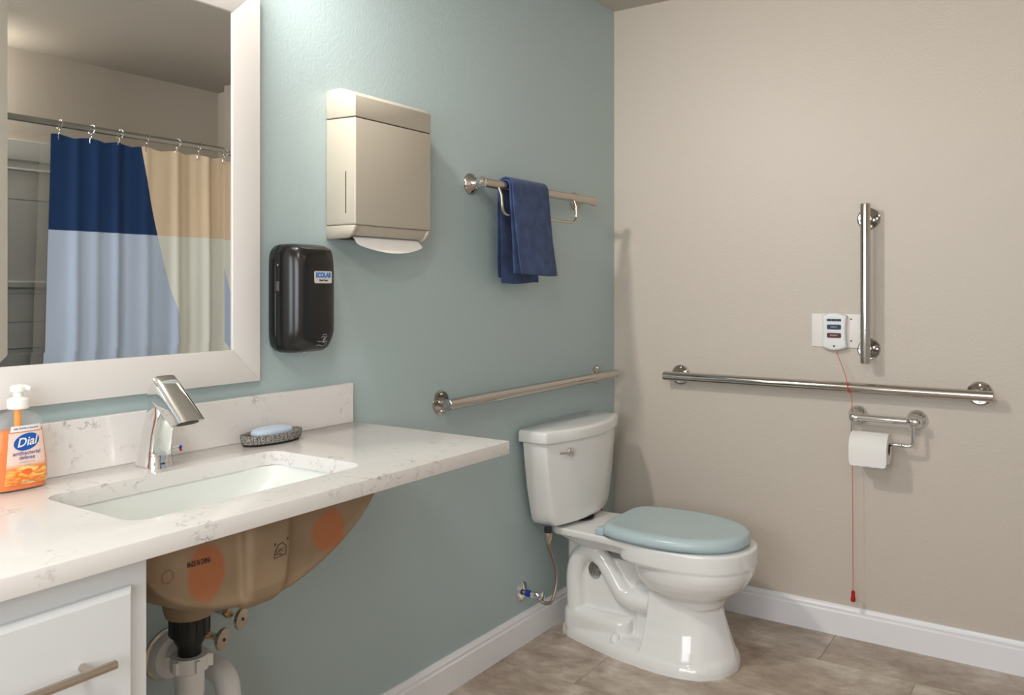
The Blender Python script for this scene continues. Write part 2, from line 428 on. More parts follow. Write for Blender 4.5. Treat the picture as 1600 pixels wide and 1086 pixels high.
# ------------------------------------------------------------------ worktop, splashback, cabinet
CX1, CZ = -1.545, .893
t = thing('countertop', 'white veined quartz countertop with a sink cutout, running over the cabinet', 'countertop', (-2.4, -.26, .863))
b = box(-3.2, CX1, -.521, 0, .863, CZ, .0025, 2)
cut = prism(rrect(-2.178, -.289, .252, .139, .035), 'z', .8, .95)
b = modded(b, ('BOOLEAN', dict(operation='DIFFERENCE', solver='EXACT', cutter=cut)))
obj('worktop', b, M['quartz'], t)
obj('backsplash', box(-3.2, -1.551, -.02, 0, CZ, .997, .0015, 1), M['quartz'], t)

t = thing('vanity_cabinet', 'white vanity cabinet with flat drawers under the left end of the worktop', 'cabinet', (-2.82, -.25, 0))
b = box(-3.2, -2.445, -.47, -.004, .1, .863); box(-3.2, -2.47, -.41, -.03, 0, .1, bm=b)
obj('cabinet_body', b, M['cab'], t)
b = box(-3.2, -2.445, -.487, -.468, .1, .863, .001, 1)
obj('face_frame', b, M['cab'], t)
for i, (z0, z1) in enumerate(((.636, .824), (.38, .62), (.12, .364))):
    for xa, xb in ((-2.475-.46, -2.475), (-3.19, -2.95)):
        b = bmesh.new()
        c = [(xa, z0), (xb, z0), (xb, z1), (xa, z1)]; q = .007
        rr = [[(x, -.487, z) for x, z in c], [(x, -.496, z) for x, z in c],
              [(x+(q if x == xa else -q), -.506, z+(q if z == z0 else -q)) for x, z in c]]
        d = obj('drawer', loft(rr), M['cab'], t, angle=10)
        if xa < -2.94 and xb < -2.94: continue
        hz = (z0+z1)/2+.008 if i == 0 else (z0+z1)/2
        hb = tube([(-2.73, -.535, hz), (-2.521, -.535, hz)], .0062, 16)
        for hx in (-2.7, -2.552): merge(hb, tube([(hx, -.506, hz), (hx, -.535, hz)], .0055, 12))
        obj('handle', hb, M['nickel'], d, label='brushed metal bar handle')

# ------------------------------------------------------------------ undermount sink
SX, SY = -2.178, -.289
t = thing('sink', 'white undermount sink with a raw brown underside fixed below the worktop', 'sink', (SX, SY, .863))
rings = []
for z, hx, hy, e in ((.8625, .256, .143, 8), (.85, .252, .142, 7), (.83, .230, .138, 5), (.80, .190, .133, 4), (.77, .145, .126, 3.2), (.748, .105, .112, 2.8), (.735, .07, .08, 2.4), (.730, .03, .03, 2.2)):
    rings.append([(x, y, z) for x, y in sell(SX, SY, hx, hy, e, 64)])
b = loft(rings, False, True)
b = modded(b, ('SOLIDIFY', dict(thickness=.003, offset=-1)))
obj('basin', b, M['basin'], t, label='white glazed inside of the basin')
rings = []
def arch(y, hx, D, top=.8628, n=40):
    out = []
    for k in range(n+1):
        u = -1+2*k/n; u = math.copysign(abs(u)**.75, u)
        e = 2.1 if u < 0 else 1.5
        out.append((SX+hx*u, y, top-D*max(1-abs(u)**e, 0)**(1/e)))
    return out+[(SX+hx, y, top+.01), (SX-hx, y, top+.01)]
for y, hx, D in ((-.452, .254, .135), (-.456, .260, .144), (-.452, .264, .152), (-.42, .266, .165), (-.36, .266, .172), (-.28, .266, .174), (-.21, .264, .168), (-.16, .260, .14), (-.13, .254, .10)):
    rings.append(arch(y, hx, D))
b = loft(rings)
# overflow channel standing out of the front flank
ov = [[(x, y, z) for x, y in rrect(-2.206, yc, hx, hy, .011)] for z, yc, hx, hy in
      ((.862, -.42, .048, .056), (.80, -.42, .046, .056), (.74, -.417, .043, .055), (.718, -.408, .040, .056), (.704, -.39, .034, .060), (.696, -.37, .02, .06))]
merge(b, loft(ov))
merge(b, lathe([(.056, .70), (.054, .68), (.048, .655), (.044, .636)], (-2.198, -.235, 0), (0, 0, 1)))
b = modded(b, ('REMESH', dict(mode='VOXEL', voxel_size=.004)), ('SMOOTH', dict(iterations=4, factor=.5)))
bmesh.ops.delete(b, geom=[v for v in b.verts if v.co.z > .861], context='VERTS')
under = obj('sink_underside', b, M['sinkout'], t, recalc=False, label='brown unglazed underside with rust-coloured patches')
ORI[under] = ORI[t]
# print on the underside, wrapped onto the surface along y
def project(bm, target, dirv, gap=.0006):
    from mathutils.bvhtree import BVHTree
    q = bmesh.new(); q.from_mesh(target.data); bmesh.ops.translate(q, verts=q.verts, vec=ORI[target]); tr = BVHTree.FromBMesh(q)
    d = Vector(dirv)
    for v in bm.verts:
        h = tr.ray_cast(v.co-d*.3, d)
        if h[0]: v.co = h[0]-d*gap
    q.free(); return bm
b = project(text('MADE IN CHINA', .0125, (-2.332, -.6, .810), (1, 0, -.05), (0, 0, 1), 0, bold=.0003, fit=.043), under, (0, 1, 0))
obj('made_in_china_print', b, M['ink'], under, recalc=False)
b = new()
def stroke(pts, r=.0007, y=-.6):
    global b
    for p, q in zip(pts[:-1], pts[1:]):
        p, q = Vector((p[0], 0, p[1])), Vector((q[0], 0, q[1])); d = (q-p).normalized(); nn = Vector((-d.z, 0, d.x))*r
        n = 4
        for k in range(n):
            s, e = p.lerp(q, k/n), p.lerp(q, (k+1)/n)
            b.faces.new([b.verts.new((v.x, y, v.z)) for v in (s-nn, e-nn, e+nn, s+nn)])
mxx, mz = -2.186, .785
stroke([(mxx-.014, mz), (mxx+.012, mz+.002), (mxx+.012, mz+.016), (mxx+.004, mz+.024), (mxx-.004, mz+.022), (mxx-.011, mz+.014), (mxx-.014, mz)])
stroke([(mxx-.013, mz+.007), (mxx+.004, mz+.004)])
for dx, dz in ((-.013, .022), (.015, .026)): stroke([(mxx+dx, mz+dz), (mxx+dx+.002, mz+dz+.004)], .0014)
merge(b, text('UPC', .009, (mxx-.001, -.6, mz+.011), (1, 0, .05), (0, 0, 1), 0))
obj('certification_mark', project(b, under, (0, 1, 0)), M['ink'], under, recalc=False)
b = new(); pts = [(-2.388+.010*math.cos(a*PI/8), .803+.010*math.sin(a*PI/8)) for a in range(17)]
stroke(pts, .0005); obj('round_stamp', project(b, under, (0, 1, 0)), M['cardboard'], under, recalc=False)

# drain below the sink
DX, DY = -2.198, -.235
t = thing('sink_drain', 'black drain tail dropping into a white plastic trap below the sink', 'drain pipe', (DX, DY, .3))
b = lathe([(.036, .636), (.036, .60), (.030, .597), (.028, .588), (.024, .583), (.021, .575), (.021, .53), (.0, .53)], (DX, DY, 0), (0, 0, 1))
for k in range(14):
    a = 2*PI*k/14; c, s = math.cos(a), math.sin(a)
    merge(b, tube([(DX+.0355*c, DY+.0355*s, .602), (DX+.0355*c, DY+.0355*s, .632)], .0025, 6))
obj('black_tailpiece', b, M['black2'], t)
b = lathe([(.022, .562), (.034, .562), (.0345, .535), (.026, .53), (.022, .53)], (DX, DY, 0), (0, 0, 1))
for k in range(6):
    a = 2*PI*k/6+.3; c, s = math.cos(a), math.sin(a)
    bb = box(.032, .042, -.004, .004, .537, .56, .001, 1)
    bmesh.ops.transform(bb, matrix=Matrix.Translation((DX, DY, 0)) @ Matrix.Rotation(a, 4, 'Z'), verts=bb.verts); merge(b, bb)
obj('slip_nut', b, M['pvc'], t)
P = spline([(DX, DY, .545), (DX, DY, .50), (DX, DY, .42), (DX, DY, .36), (DX+.02, DY+.005, .32), (DX+.05, DY+.015, .305), (DX+.08, DY+.025, .32), (DX+.112, DY+.03, .36), (DX+.112, DY+.032, .42), (DX+.112, DY+.045, .462), (DX+.11, DY+.09, .476), (DX+.11, -.06, .474), (DX+.11, -.002, .47)], 8)
b = tube(P, .0245, 20); merge(b, lathe([(.0265, .535), (.0265, .49), (.0265, .488)], (DX, DY, 0), (0, 0, 1)))
obj('trap_pipe', b, M['pvc'], t)
obj('wall_collar', lathe([(.05, 0), (.05, -.008), (.044, -.022), (.026, -.026)], (DX+.11, -.002, .464), (0, 1, 0)), M['pvc'], t)
obj('pipe_flange', lathe([(.055, 0), (.054, -.004), (.045, -.007), (.01, -.007)], (DX+.108, -.0005, .466), (0, 1, 0)), M['nickel'], t)

def stop_valve(x, z, yk, label):
    t = thing('stop_valve', label, 'valve', (x, 0, z), 'stop valves under the sink')
    obj('valve_body', tube([(x-.02, -.001, z+.015), (x-.018, -.03, z+.012), (x-.005, yk+.012, z+.003)], .008, 12), M['chrome'], t)
    b = lathe([(.02, .0), (.021, .003), (.02, .008), (.004, .009)], (x, yk, z), (.25, -1, -.1), 24)
    for v in b.verts: v.co.z = z+(v.co.z-z)*1.15
    obj('oval_handle', b, M['nickel'], t)
    obj('handle_screw', lathe([(.004, 0), (.003, .002)], Vector((x, yk, z))+Vector((.25, -1, -.1)).normalized()*.009, (.25, -1, -.1), 10), M['seam'], t)
    obj('supply_tube', tube(spline([(x-.01, yk+.02, z+.006), (x-.03, yk+.01, z+.02), (x-.055, yk-.01, z+.07), (x-.06, yk-.02, .70)], 6), .0042, 8), M['braid'], t)
    obj('compression_nut', lathe([(.008, 0), (.0085, .002), (.0085, .014), (.007, .016)], (x-.02, yk+.012, z+.010), (-.6, 0, .8), 6), M['brass'], t)
stop_valve(-1.968, .52, -.085, 'upper right metal oval-handled stop valve under the sink')
stop_valve(-2.032, .501, -.105, 'lower left metal oval-handled stop valve beside the black drain tail')
o = obj('faucet_cable', tube(spline([(-2.33, -.10, .70), (-2.335, -.12, .66), (-2.36, -.13, .60), (-2.40, -.10, .50), (-2.42, -.03, .42)], 6), .003, 8), M['black2'], loc=(-2.33, -.1, .42))
setp(o, 'thin black cable hanging between the cabinet side and the sink underside', 'cable')

# ------------------------------------------------------------------ faucet
FX = -2.172
t = thing('faucet', 'chrome angular sensor faucet standing behind the sink cutout', 'faucet', (FX, -.08, CZ))
sec = [(.893, -.045, -.118, .029), (.902, -.046, -.117, .0285), (.906, -.050, -.115, .0265), (.93, -.058, -.115, .0255), (.96, -.068, -.120, .0255), (.985, -.077, -.130, .026), (1.0, -.083, -.137, .0262), (1.02, -.090, -.135, .0262), (1.05, -.101, -.128, .0262)]
rings = [[(x, y, z) for x, y in sell(FX, (yb+yf)/2, hx, (yb-yf)/2, 3.4, 40)] for z, yb, yf, hx in sec]
obj('faucet_body', loft(rings), M['chrome'], t, angle=50)
rings = []      # spout: oval rings through a top and a bottom point (y, z)
for ty, tz, by_, bz, hw in ((-.117, 1.0775, -.092, 1.030, .0265), (-.119, 1.0772, -.094, 1.026, .0275), (-.140, 1.061, -.116, 1.018, .0278), (-.166, 1.038, -.140, 1.003, .028), (-.198, 1.010, -.162, .9885, .0283), (-.213, .9965, -.172, .9815, .0283)):
    T_, Q_ = Vector((FX, ty, tz)), Vector((FX, by_, bz)); c = (T_+Q_)/2; h = (T_-Q_)/2
    rings.append([c+Vector((1, 0, 0))*x+h*y for x, y in sell(0, 0, hw, 1, 4.6, 48)])
obj('spout', loft(rings), M['chrome'], t, angle=40)
nrm = Vector((0, -.3, -.95)).normalized()
c = Vector((FX, -.1920, .9885)); h = Vector((0, -.041, .015))/2*.72
obj('aerator', loft([[c+nrm*k+Vector((1, 0, 0))*x+h*y for x, y in sell(0, 0, .0215, 1, 2.3, 32)] for k in (-.001, .0008)]), M['seam'], t)
b = tube([(FX+.02, -.088, .920), (FX+.048, -.096, .924)], [.0070, .0058], 14)
obj('temperature_lever', b, M['chrome'], t)
bb = lathe([(.0035, 0), (.0035, .001)], (FX+.0455, -.1022, .9265), (.3, -1, .1), 12); obj('cold_dot', bb, M['blue'], t)
bb = lathe([(.003, 0), (.003, .001)], (FX+.0455, -.1022, .9205), (.3, -1, .1), 12); obj('hot_dot', bb, M['red'], t)

# ------------------------------------------------------------------ soap dish and bar
sx, sy = -1.866, -.070
t = thing('soap_dish', 'oval speckled grey stone soap dish on the worktop by the backsplash', 'soap dish', (sx, sy, CZ))
def ell(cx, cy, hx, hy, z, n=40): return [(cx+hx*math.cos(2*PI*k/n), cy+hy*math.sin(2*PI*k/n), z) for k in range(n)]
rings = [ell(sx, sy, .076, .036, CZ+.004), ell(sx, sy, .081, .040, CZ+.006), ell(sx, sy, .084, .043, CZ+.022), ell(sx, sy, .083, .042, CZ+.0245), ell(sx, sy, .077, .037, CZ+.0245), ell(sx, sy, .075, .035, CZ+.022), ell(sx, sy, .07, .031, CZ+.010), ell(sx, sy, .02, .012, CZ+.009)]
obj('dish', loft(rings), M['stone'], t)
obj('rubber_base', loft([ell(sx, sy, .075, .034, CZ), ell(sx, sy, .079, .038, CZ+.005)]), M['rubber'], t)
b = bmesh.new(); bmesh.ops.create_uvsphere(b, u_segments=36, v_segments=20, radius=1)
for v in b.verts:
    c = v.co; e = lambda a: math.copysign(abs(a)**.8, a)
    v.co = Vector((sx+.001+e(c.x)*.055, sy+e(c.y)*.028, CZ+.0235+e(c.z)*.0145))
o = obj('soap_bar', b, M['soap'], loc=(sx, sy, CZ+.01)); setp(o, 'pale blue oval bar of soap lying in the stone dish', 'soap')

# ------------------------------------------------------------------ bottle of liquid soap
bx, by = -2.421, -.053
t = thing('soap_bottle', 'clear pump bottle of orange liquid hand soap left of the faucet', 'soap bottle', (bx, by, CZ))
bs = [(0, .040, .020), (.003, .046, .024), (.02, .049, .026), (.045, .0485, .0255), (.08, .044, .024), (.105, .041, .0225), (.12, .039, .0215), (.130, .033, .019), (.136, .024, .016), (.139, .016, .0135), (.141, .013, .012), (.150, .013, .012)]
obj('bottle', loft([[(x, y, CZ+z) for x, y in sell(bx, by, hx, hy, 2.9, 48)] for z, hx, hy in bs]), M['bottle'], t)
ls = [(.002, .038, .018)]+[(z, hx-.0015, hy-.0015) for z, hx, hy in bs[1:6]]+[(.107, .038, .0205)]
obj('liquid_soap', loft([[(x, y, CZ+z) for x, y in sell(bx, by, hx, hy, 2.9, 48)] for z, hx, hy in ls]), M['liquid'], t)
obj('dip_tube', tube([(bx, by, CZ+.107), (bx, by, CZ+.143)], .006, 12), M['tube'], t)
b = lathe([(.0165, .143), (.018, .145), (.018, .160), (.014, .163), (.008, .165), (.0078, .172), (.0085, .173), (.013, .174), (.0135, .181), (.010, .185), (.002, .186)], (bx+.001, by, CZ), (0, 0, 1))
obj('pump', b, M['pump'], t)
b = tube([(bx+.001, by, CZ+.181), (bx+.010, by-.008, CZ+.1805), (bx+.016, by-.014, CZ+.178)], [.006, .005, .0035], 10); obj('nozzle', b, M['pump'], t)
def body_y(x, z):   # front surface of the bottle
    for (z0, h0, d0), (z1, h1, d1) in zip(bs[:-1], bs[1:]):
        if z0 <= z <= z1:
            f = (z-z0)/(z1-z0); h, dd = h0+(h1-h0)*f, d0+(d1-d0)*f
            return by-dd*max(1-min(abs(x-bx)/h, 1)**2.9, 0)**(1/2.9)
    return by-.02
def onbottle(bm, gap=.0006):
    for v in bm.verts: v.co.y = body_y(v.co.x, v.co.z-CZ)-gap
    return bm
def labelpatch(z0, z1, w0, w1, n=16, m_=12, curve=0):
    b = bmesh.new(); uvl = b.loops.layers.uv.new('uv'); G = []
    for j in range(m_+1):
        f = j/m_; z = z0+(z1-z0)*f; hw = w0+(w1-w0)*f
        G.append([b.verts.new((bx+.004+hw*(2*i/n-1), 0, CZ+z)) for i in range(n+1)])
    for j in range(m_):
        for i in range(n):
            fc = b.faces.new((G[j][i], G[j][i+1], G[j+1][i+1], G[j+1][i]))
            for l, (ii, jj) in zip(fc.loops, ((i, j), (i+1, j), (i+1, j+1), (i, j+1))): l[uvl].uv = (ii/n, jj/m_)
    return b
lab = obj('label_sticker', onbottle(labelpatch(.012, .103, .037, .029)), M['label'], t, recalc=False)
ORI[lab] = ORI[t]
obj('top_strip', onbottle(labelpatch(.1045, .115, .027, .025)), M['plate'], t, recalc=False)
lx = bx+.004
b = new(); ring = []
for rr in (0, .35, .7, 1):
    ring.append([Vector((lx+.0225*rr*math.cos(a*PI/16)*.98-.0*rr, 0, CZ+.0860+.0148*rr*math.sin(a*PI/16)+.003*rr*math.cos(a*PI/16))) for a in range(32)])
V = [[b.verts.new(p) for p in r] for r in ring[1:]]; c0 = b.verts.new(ring[0][0])
for i in range(32):
    b.faces.new((c0, V[0][i], V[0][(i+1) % 32]))
    for j in range(2): b.faces.new((V[j][i], V[j+1][i], V[j+1][(i+1) % 32], V[j][(i+1) % 32]))
obj('oval_badge', onbottle(b, .0009), M['blue_ink'], lab, recalc=False)
b = text('Dial', .0215, (lx, -.1, CZ+.0858), (1, 0, .10), (0, 0, 1), 0, shear=.25, bold=.0004, fit=.036); obj('badge_lettering', onbottle(b, .0013), M['white_ink'], lab, recalc=False)
b = text('antibacterial', .0095, (lx, -.1, CZ+.0665), (1, 0, 0), (0, 0, 1), 0, bold=.00015, fit=.047); merge(b, text('defense', .0095, (lx, -.1, CZ+.0585), (1, 0, 0), (0, 0, 1), 0, bold=.00015, fit=.027))
obj('label_lettering', onbottle(b, .001), M['purple_ink'], lab, recalc=False)
b = text('complete clean', .0045, (lx, -.1, CZ+.051), (1, 0, 0), (0, 0, 1), 0); merge(b, text('gold', .006, (lx, -.1, CZ+.0455), (1, 0, 0), (0, 0, 1), 0)); obj('small_lettering', onbottle(b, .001), M['grey_ink'], lab, recalc=False)
b = text('kills 99.99% of bacteria', .004, (lx, -.1, CZ+.110), (1, 0, 0), (0, 0, 1), 0, bold=.0001, fit=.042); obj('strip_lettering', onbottle(b, .001), M['purple_ink'], lab, recalc=False)
b = text('7.5 FL OZ (221 mL)', .004, (lx, -.1, CZ+.0155), (1, 0, 0), (0, 0, 1), 0, bold=.0001, fit=.03); obj('volume_lettering', onbottle(b, .001), M['grey_ink'], lab, recalc=False)
b = new(); c = [b.verts.new((lx+.009*math.cos(a*PI/12), 0, CZ+.0335+.005*math.sin(a*PI/12))) for a in range(24)]; b.faces.new(c)
obj('orange_badge', onbottle(b, .0008), mat('orange_print', srgb(240, 110, 50), .4), lab, recalc=False)

# ------------------------------------------------------------------ paper towel dispenser
dx0, dx1, dd = -1.631, -1.332, .106
t = thing('paper_towel_dispenser', 'beige metallic folded paper towel dispenser mounted high on the teal wall', 'towel dispenser', ((dx0+dx1)/2, 0, 1.377))
def sideprof(z0, z1, top=False, bot=False):
    if top: return [(0, z0), (-dd, z0-.003), (-dd, z1-.0225), (-.09, z1-.0125), (-.07, z1-.004), (-.05, z1+.0005), (-.025, z1+.001), (0, z1-.001)]
    return [(0, z0), (-dd, z0), (-dd, z1-.003), (0, z1)]
b = prism(sideprof(1.6905, 1.764, True), 'x', dx0, dx1, .0018)
obj('lid', b, M['disp'], t, angle=50)
b = prism(sideprof(1.4125, 1.6885), 'x', dx0, dx1, .004, 3)
b = modded(b, ('BOOLEAN', dict(operation='DIFFERENCE', solver='EXACT', cutter=box(dx0-.01, dx0+.012, -.0735, -.0705, 1.442, 1.549))))
cover = obj('cover', b, M['disp'], t, angle=50)
obj('level_slot', box(dx0-.0003, dx0+.006, -.0735, -.0702, 1.442, 1.549), M['seam'], t)
obj('seam', box(dx0+.003, dx1-.003, -dd+.004, -.002, 1.4125, 1.70), M['seam'], t)
cheek = [(0, 1.377), (-.075, 1.379), (-.09, 1.386), (-.1, 1.398), (-dd+.001, 1.4115), (0, 1.4115)]
for xa, xb in ((dx0, dx0+.012), (dx1-.012, dx1)): obj('side_cheek', prism(cheek, 'x', xa, xb, .0015, 1), M['disp'], t, angle=50)
arc = [(-.098, 1.4118), (-.0955, 1.402), (-.091, 1.395), (-.086, 1.389), (-.078, 1.386), (-.078, 1.389), (-.084, 1.392), (-.088, 1.398), (-.092, 1.404), (-.094, 1.4118)]
obj('chute_lip', prism(arc, 'x', dx0+.012, dx1-.012), M['disp'], t)
obj('tray', box(dx0+.012, dx1-.012, -.045, -.001, 1.379, 1.386), M['seam'], t)
# hanging paper towel
b = new(); G = []
n = 24
for i in range(n+1):
    f = i/n; x = dx0+.022+f*(dx1-dx0-.042)
    drop = .012+.022*math.sin(PI*min(max(f, 0), 1))**.8
    G.append([b.verts.new(p) for p in ((x, -.058, 1.392), (x, -.074, 1.383), (x, -.084-.004*math.sin(PI*f), 1.376-.2*drop), (x+.006*(f-.5), -.092-.012*math.sin(PI*f), 1.376-drop))])
for i in range(n):
    for j in range(3): b.faces.new((G[i][j], G[i+1][j], G[i+1][j+1], G[i][j+1]))
b = modded(b, ('SOLIDIFY', dict(thickness=.0015, offset=0)), ('SUBSURF', dict(levels=1)))
o = obj('paper_towel', b, M['paper'], loc=(-1.48, -.08, 1.36)); setp(o, 'white folded paper towel drooping from the slot of the beige dispenser', 'paper towel')

# ------------------------------------------------------------------ black hand soap dispenser
hx_, hz_ = -1.755, 1.226
t = thing('hand_soap_dispenser', 'glossy black automatic hand soap dispenser on the wall right of the mirror', 'soap dispenser', (hx_, 0, 1.09))
def outline(hw, hh, y, e=8, taper=0, up_=0, n=64):
    out = []
    for x, z in sell(0, 0, hw, hh, e, n):
        q = 1-taper*max(0, -z/hh-.72)/.28
        out.append((hx_+x*q, y, hz_+up_+z))
    return out
obj('back_plate', loft([outline(.062, .124, 0), outline(.066, .130, -.012), outline(.068, .132, -.030), outline(.066, .130, -.0315)]), M['black'], t, angle=60)
rings = [outline(.066, .130, -.0325), outline(.068, .132, -.034), outline(.0675, .132, -.055, 8, .05), outline(.066, .130, -.075, 7.5, .1), outline(.062, .124, -.092, 7, .18), outline(.055, .116, -.101, 6, .25), outline(.044, .103, -.106, 4, .25), outline(.022, .06, -.1085, 3, .1)]
cover = obj('cover', loft(rings), M['black'], t, angle=60); ORI[cover] = ORI[t]
rings = [[(hx_-.0680+o_, y, z) for y, z in [(-.04+.0085*math.cos(a*PI/12), 1.285+(.046 if math.sin(a*PI/12) >= 0 else -.046)+.0085*math.sin(a*PI/12)) for a in range(24)]] for o_ in (.004, -.0006)]
obj('level_window', loft(rings), M['black2'], t)
obj('window_tag', box(hx_-.0690, hx_-.066, -.0455, -.035, 1.244, 1.267), mat('dim_grey_tag', (.09, .09, .1, 1), .5), t)
obj('window_light', box(hx_-.0690, hx_-.066, -.0425, -.0385, 1.304, 1.308), M['grey_ink'], t)
def pc(cx, cz, hw, hh, xr=.0):
    return None
st = obj('logo_sticker', project(prism(rrect(-1.742, 1.278, .0285, .0145, .004), 'y', -.1103, -.1097), cover, (0, 1, 0), .0006) if False else prism(rrect(-1.743, 1.277, .0275, .0145, .004), 'y', -.1098, -.1075), mat('sticker_grey', srgb(206, 200, 192), .5), t); ORI[st] = ORI[t]
obj('blue_lettering', text('ECOLAB', .0165, (-1.743, -.1100, 1.2815), (1, 0, 0), (0, 0, 1), .0003, bold=.0008, fit=.048), mat('bright_blue_ink', srgb(25, 110, 190), .5), st, recalc=False)
obj('small_lettering', text('Hand Soap', .0065, (-1.743, -.1100, 1.2695), (1, 0, 0), (0, 0, 1), .0003, bold=.0002, fit=.027), M['ink'], st, recalc=False)
# white hand-and-drops pictogram low on the cover
b = new(); px_, pz_ = -1.737, 1.125
def st2(pts, r=.0006): 
    stroke([(px_+x, pz_+z) for x, z in pts], r, -.2)
st2([(-.006, .012), (.004, .014), (.009, .010)]); st2([(-.010, .006), (-.003, .009), (.004, .006), (.010, .007)]); st2([(-.004, .0), (.002, .005), (.003, -.004), (-.002, -.006), (-.004, 0)], .0012)
st2([(-.022, -.003), (-.010, -.003), (.002, -.007), (.009, -.003), (.012, -.002)]); st2([(-.022, -.012), (-.010, -.012), (-.002, -.016), (.006, -.013), (.012, -.005)])
obj('hand_pictogram', project(b, cover, (0, 1, 0)), M['grey_ink'], cover, recalc=False)
b = lathe([(.012, 0), (.011, -.006), (.006, -.009), (.004, -.012)], (hx_-.01, -.07, 1.098), (0, 0, 1)); obj('spout_nozzle', b, mat('clear_nozzle', (.4, .42, .42, 1), .2, Alpha=.3), t)

# ------------------------------------------------------------------ grab bars
def flange_prof(r): return [(r, 0), (r, .003), (r*.96, .006), (r*.75, .010), (r*.45, .013), (.012, .018), (.0115, .04)]
def grab_bar(label, p0, p1, posts, wall, r=.0175, fr=.038, off=.057):
    """wall: unit normal pointing into the room"""
    wn = Vector(wall); p0, p1 = Vector(p0), Vector(p1); ax = (p1-p0).normalized()
    t = thing('grab_bar', label, 'grab bar', tuple((p0+p1)/2-wn*off), 'straight grab bars')
    L_ = (p1-p0).length
    obj('bar', lathe([(r*.86, 0), (r, .002), (r, L_-.002), (r*.86, L_)], p0, ax, 28), M['steel'], t)
    for q in posts:
        q = Vector(q)
        fl = obj('wall_flange', lathe([(fr, 0), (fr, .002), (fr*.97, .005), (fr*.90, .0065), (fr*.82, .0055), (.008, .0055)], q, wn, 36), M['steel'], t)
        obj('post', lathe([(.016, .004), (.0125, .01), (.0115, .02), (.0115, off-.005)], q, wn, 20), M['steel'], t)
        for sgn in (-1, 1):
            sv = ax.cross(wn)*sgn*fr*.68
            obj('screw', lathe([(.0045, .005), (.004, .008), (.001, .0085)], q+sv, wn, 10), M['chrome'], fl)
grab_bar('polished grab bar on the teal wall above the toilet tank', (-1.197, -.057, .899), (-.100, -.057, .899), [(-1.160, 0, .899), (-.156, 0, .899)], (0, -1, 0))
grab_bar('long horizontal polished grab bar on the beige wall under the alarm', (-.057, -.250, .899), (-.057, -1.396, .899), [(0, -.300, .901), (0, -1.352, .900)], (-1, 0, 0), fr=.040)
grab_bar('vertical polished grab bar on the beige wall right of the alarm', (-.070, -1.009, .987), (-.070, -1.009, 1.543), [(0, -1.007, 1.494), (0, -1.007, 1.034)], (-1, 0, 0), fr=.039, off=.070, r=.0165)

# towel rail
t = thing('towel_rail', 'satin metal towel rail with a wire loop high on the teal wall', 'towel rail', (-.66, 0, 1.583))
obj('rail', lathe([(.0145, 0), (.0145, .66), (.0150, .70), (.0165, .716), (.018, .722), (.018, .734), (.0165, .738), (.006, .740)], (-1.040, -.072, 1.583), (1, 0, 0), 28), M['nickel'], t)
obj('end_ball', lathe([(.008, -.026), (.015, -.020), (.0185, -.010), (.0185, -.004), (.0165, 0), (.0175, .003), (.014, .006)], (-1.038, -.072, 1.583), (1, 0, 0), 24), M['chrome'], t)
for fx in (-.996-.012, -.335):
    q = (fx-.0, 0, 1.585)
    fl = obj('wall_flange', lathe([(.035, 0), (.035, .003), (.033, .007), (.027, .013), (.018, .022), (.0125, .034), (.010, .038)], q, (0, -1, 0), 32), M['steel'], t)
    obj('neck', tube([(fx, -.030, 1.5845), (fx-.006 if fx < -.9 else fx, -.045, 1.584), (-1.030 if fx < -.9 else fx, -.066, 1.5835)], .0105, 16), M['chrome'], t)
    obj('set_screw', lathe([(.004, 0), (.003, .002)], (fx-.006, -.03, 1.571), (-.6, -.6, -.5), 10), M['chrome'], fl)
lp = [(-.962, -.080, 1.575), (-.962, -.090, 1.55), (-.960, -.092, 1.52)]+[(-.93-.030*math.cos(a*PI/12), -.092, 1.516-.030*math.sin(a*PI/12)) for a in range(1, 6)]+[(-.93, -.092, 1.486), (-.51, -.092, 1.488)]+[(-.51+.030*math.sin(a*PI/12), -.092, 1.518-.030*math.cos(a*PI/12)) for a in range(1, 6)]+[(-.480, -.092, 1.52), (-.478, -.090, 1.55), (-.478, -.080, 1.575)]
obj('wire_loop', tube(lp, .0048, 12), M['nickel'], t)

# towel: two folded layers draped over the rail
t = thing('hand_towel', 'navy blue terry hand towel folded over the towel rail', 'towel', (-.79, -.07, 1.27))
def drape(off, xa, xb, zf, zb, spread_f, spread_b, seed, slant=.014):
    cy, cz, r = -.072, 1.583, .0150+off
    path = []
    nf = 22
    for i in range(nf+1):                       # front sheet from hem up
        f = i/nf; z = zf+(cz-zf)*f; path.append((cy-r-spread_f*(1-f)**1.3, z, 1-f, 0))
    for i in range(1, 10):
        a = PI*i/10; path.append((cy-r*math.cos(a), cz+r*math.sin(a), 0, 0))
    for i in range(nf+1):
        f = i/nf; z = cz-(cz-zb)*f; path.append((cy+r+spread_b*f, z, 0, f))
    nx = 18; b = bmesh.new(); G = []
    for j, (y, z, ff, fb) in enumerate(path):
        row = []
        for i in range(nx+1):
            u = i/nx; k = max(ff, fb)
            x = xa+(xb-xa)*u+slant*ff*(1 if ff else 0)+.010*fb
            w_ = .004*math.sin(u*7+seed+z*9)*k+.003*noise.noise(Vector((x*18, z*14, seed)))*k
            zz = z+(.003*math.sin(u*5+seed))*(1 if k > .97 else 0)
            row.append(b.verts.new((x, y+w_, zz)))
        G.append(row)
    for j in range(len(G)-1):
        for i in range(nx): b.faces.new((G[j][i], G[j][i+1], G[j+1][i+1], G[j+1][i]))
    return modded(b, ('SOLIDIFY', dict(thickness=.0055, offset=0)), ('BEVEL', dict(width=.0018, segments=2, limit_method='ANGLE')))
obj('outer_fold', drape(.0135, -.914, -.692, 1.292, 1.281, .030, .004, 1.0), M['towel'], t, angle=80)
obj('inner_fold', drape(.0050, -.918, -.698, 1.297, 1.266, .012, -.006, 3.1), M['towel'], t, angle=80)

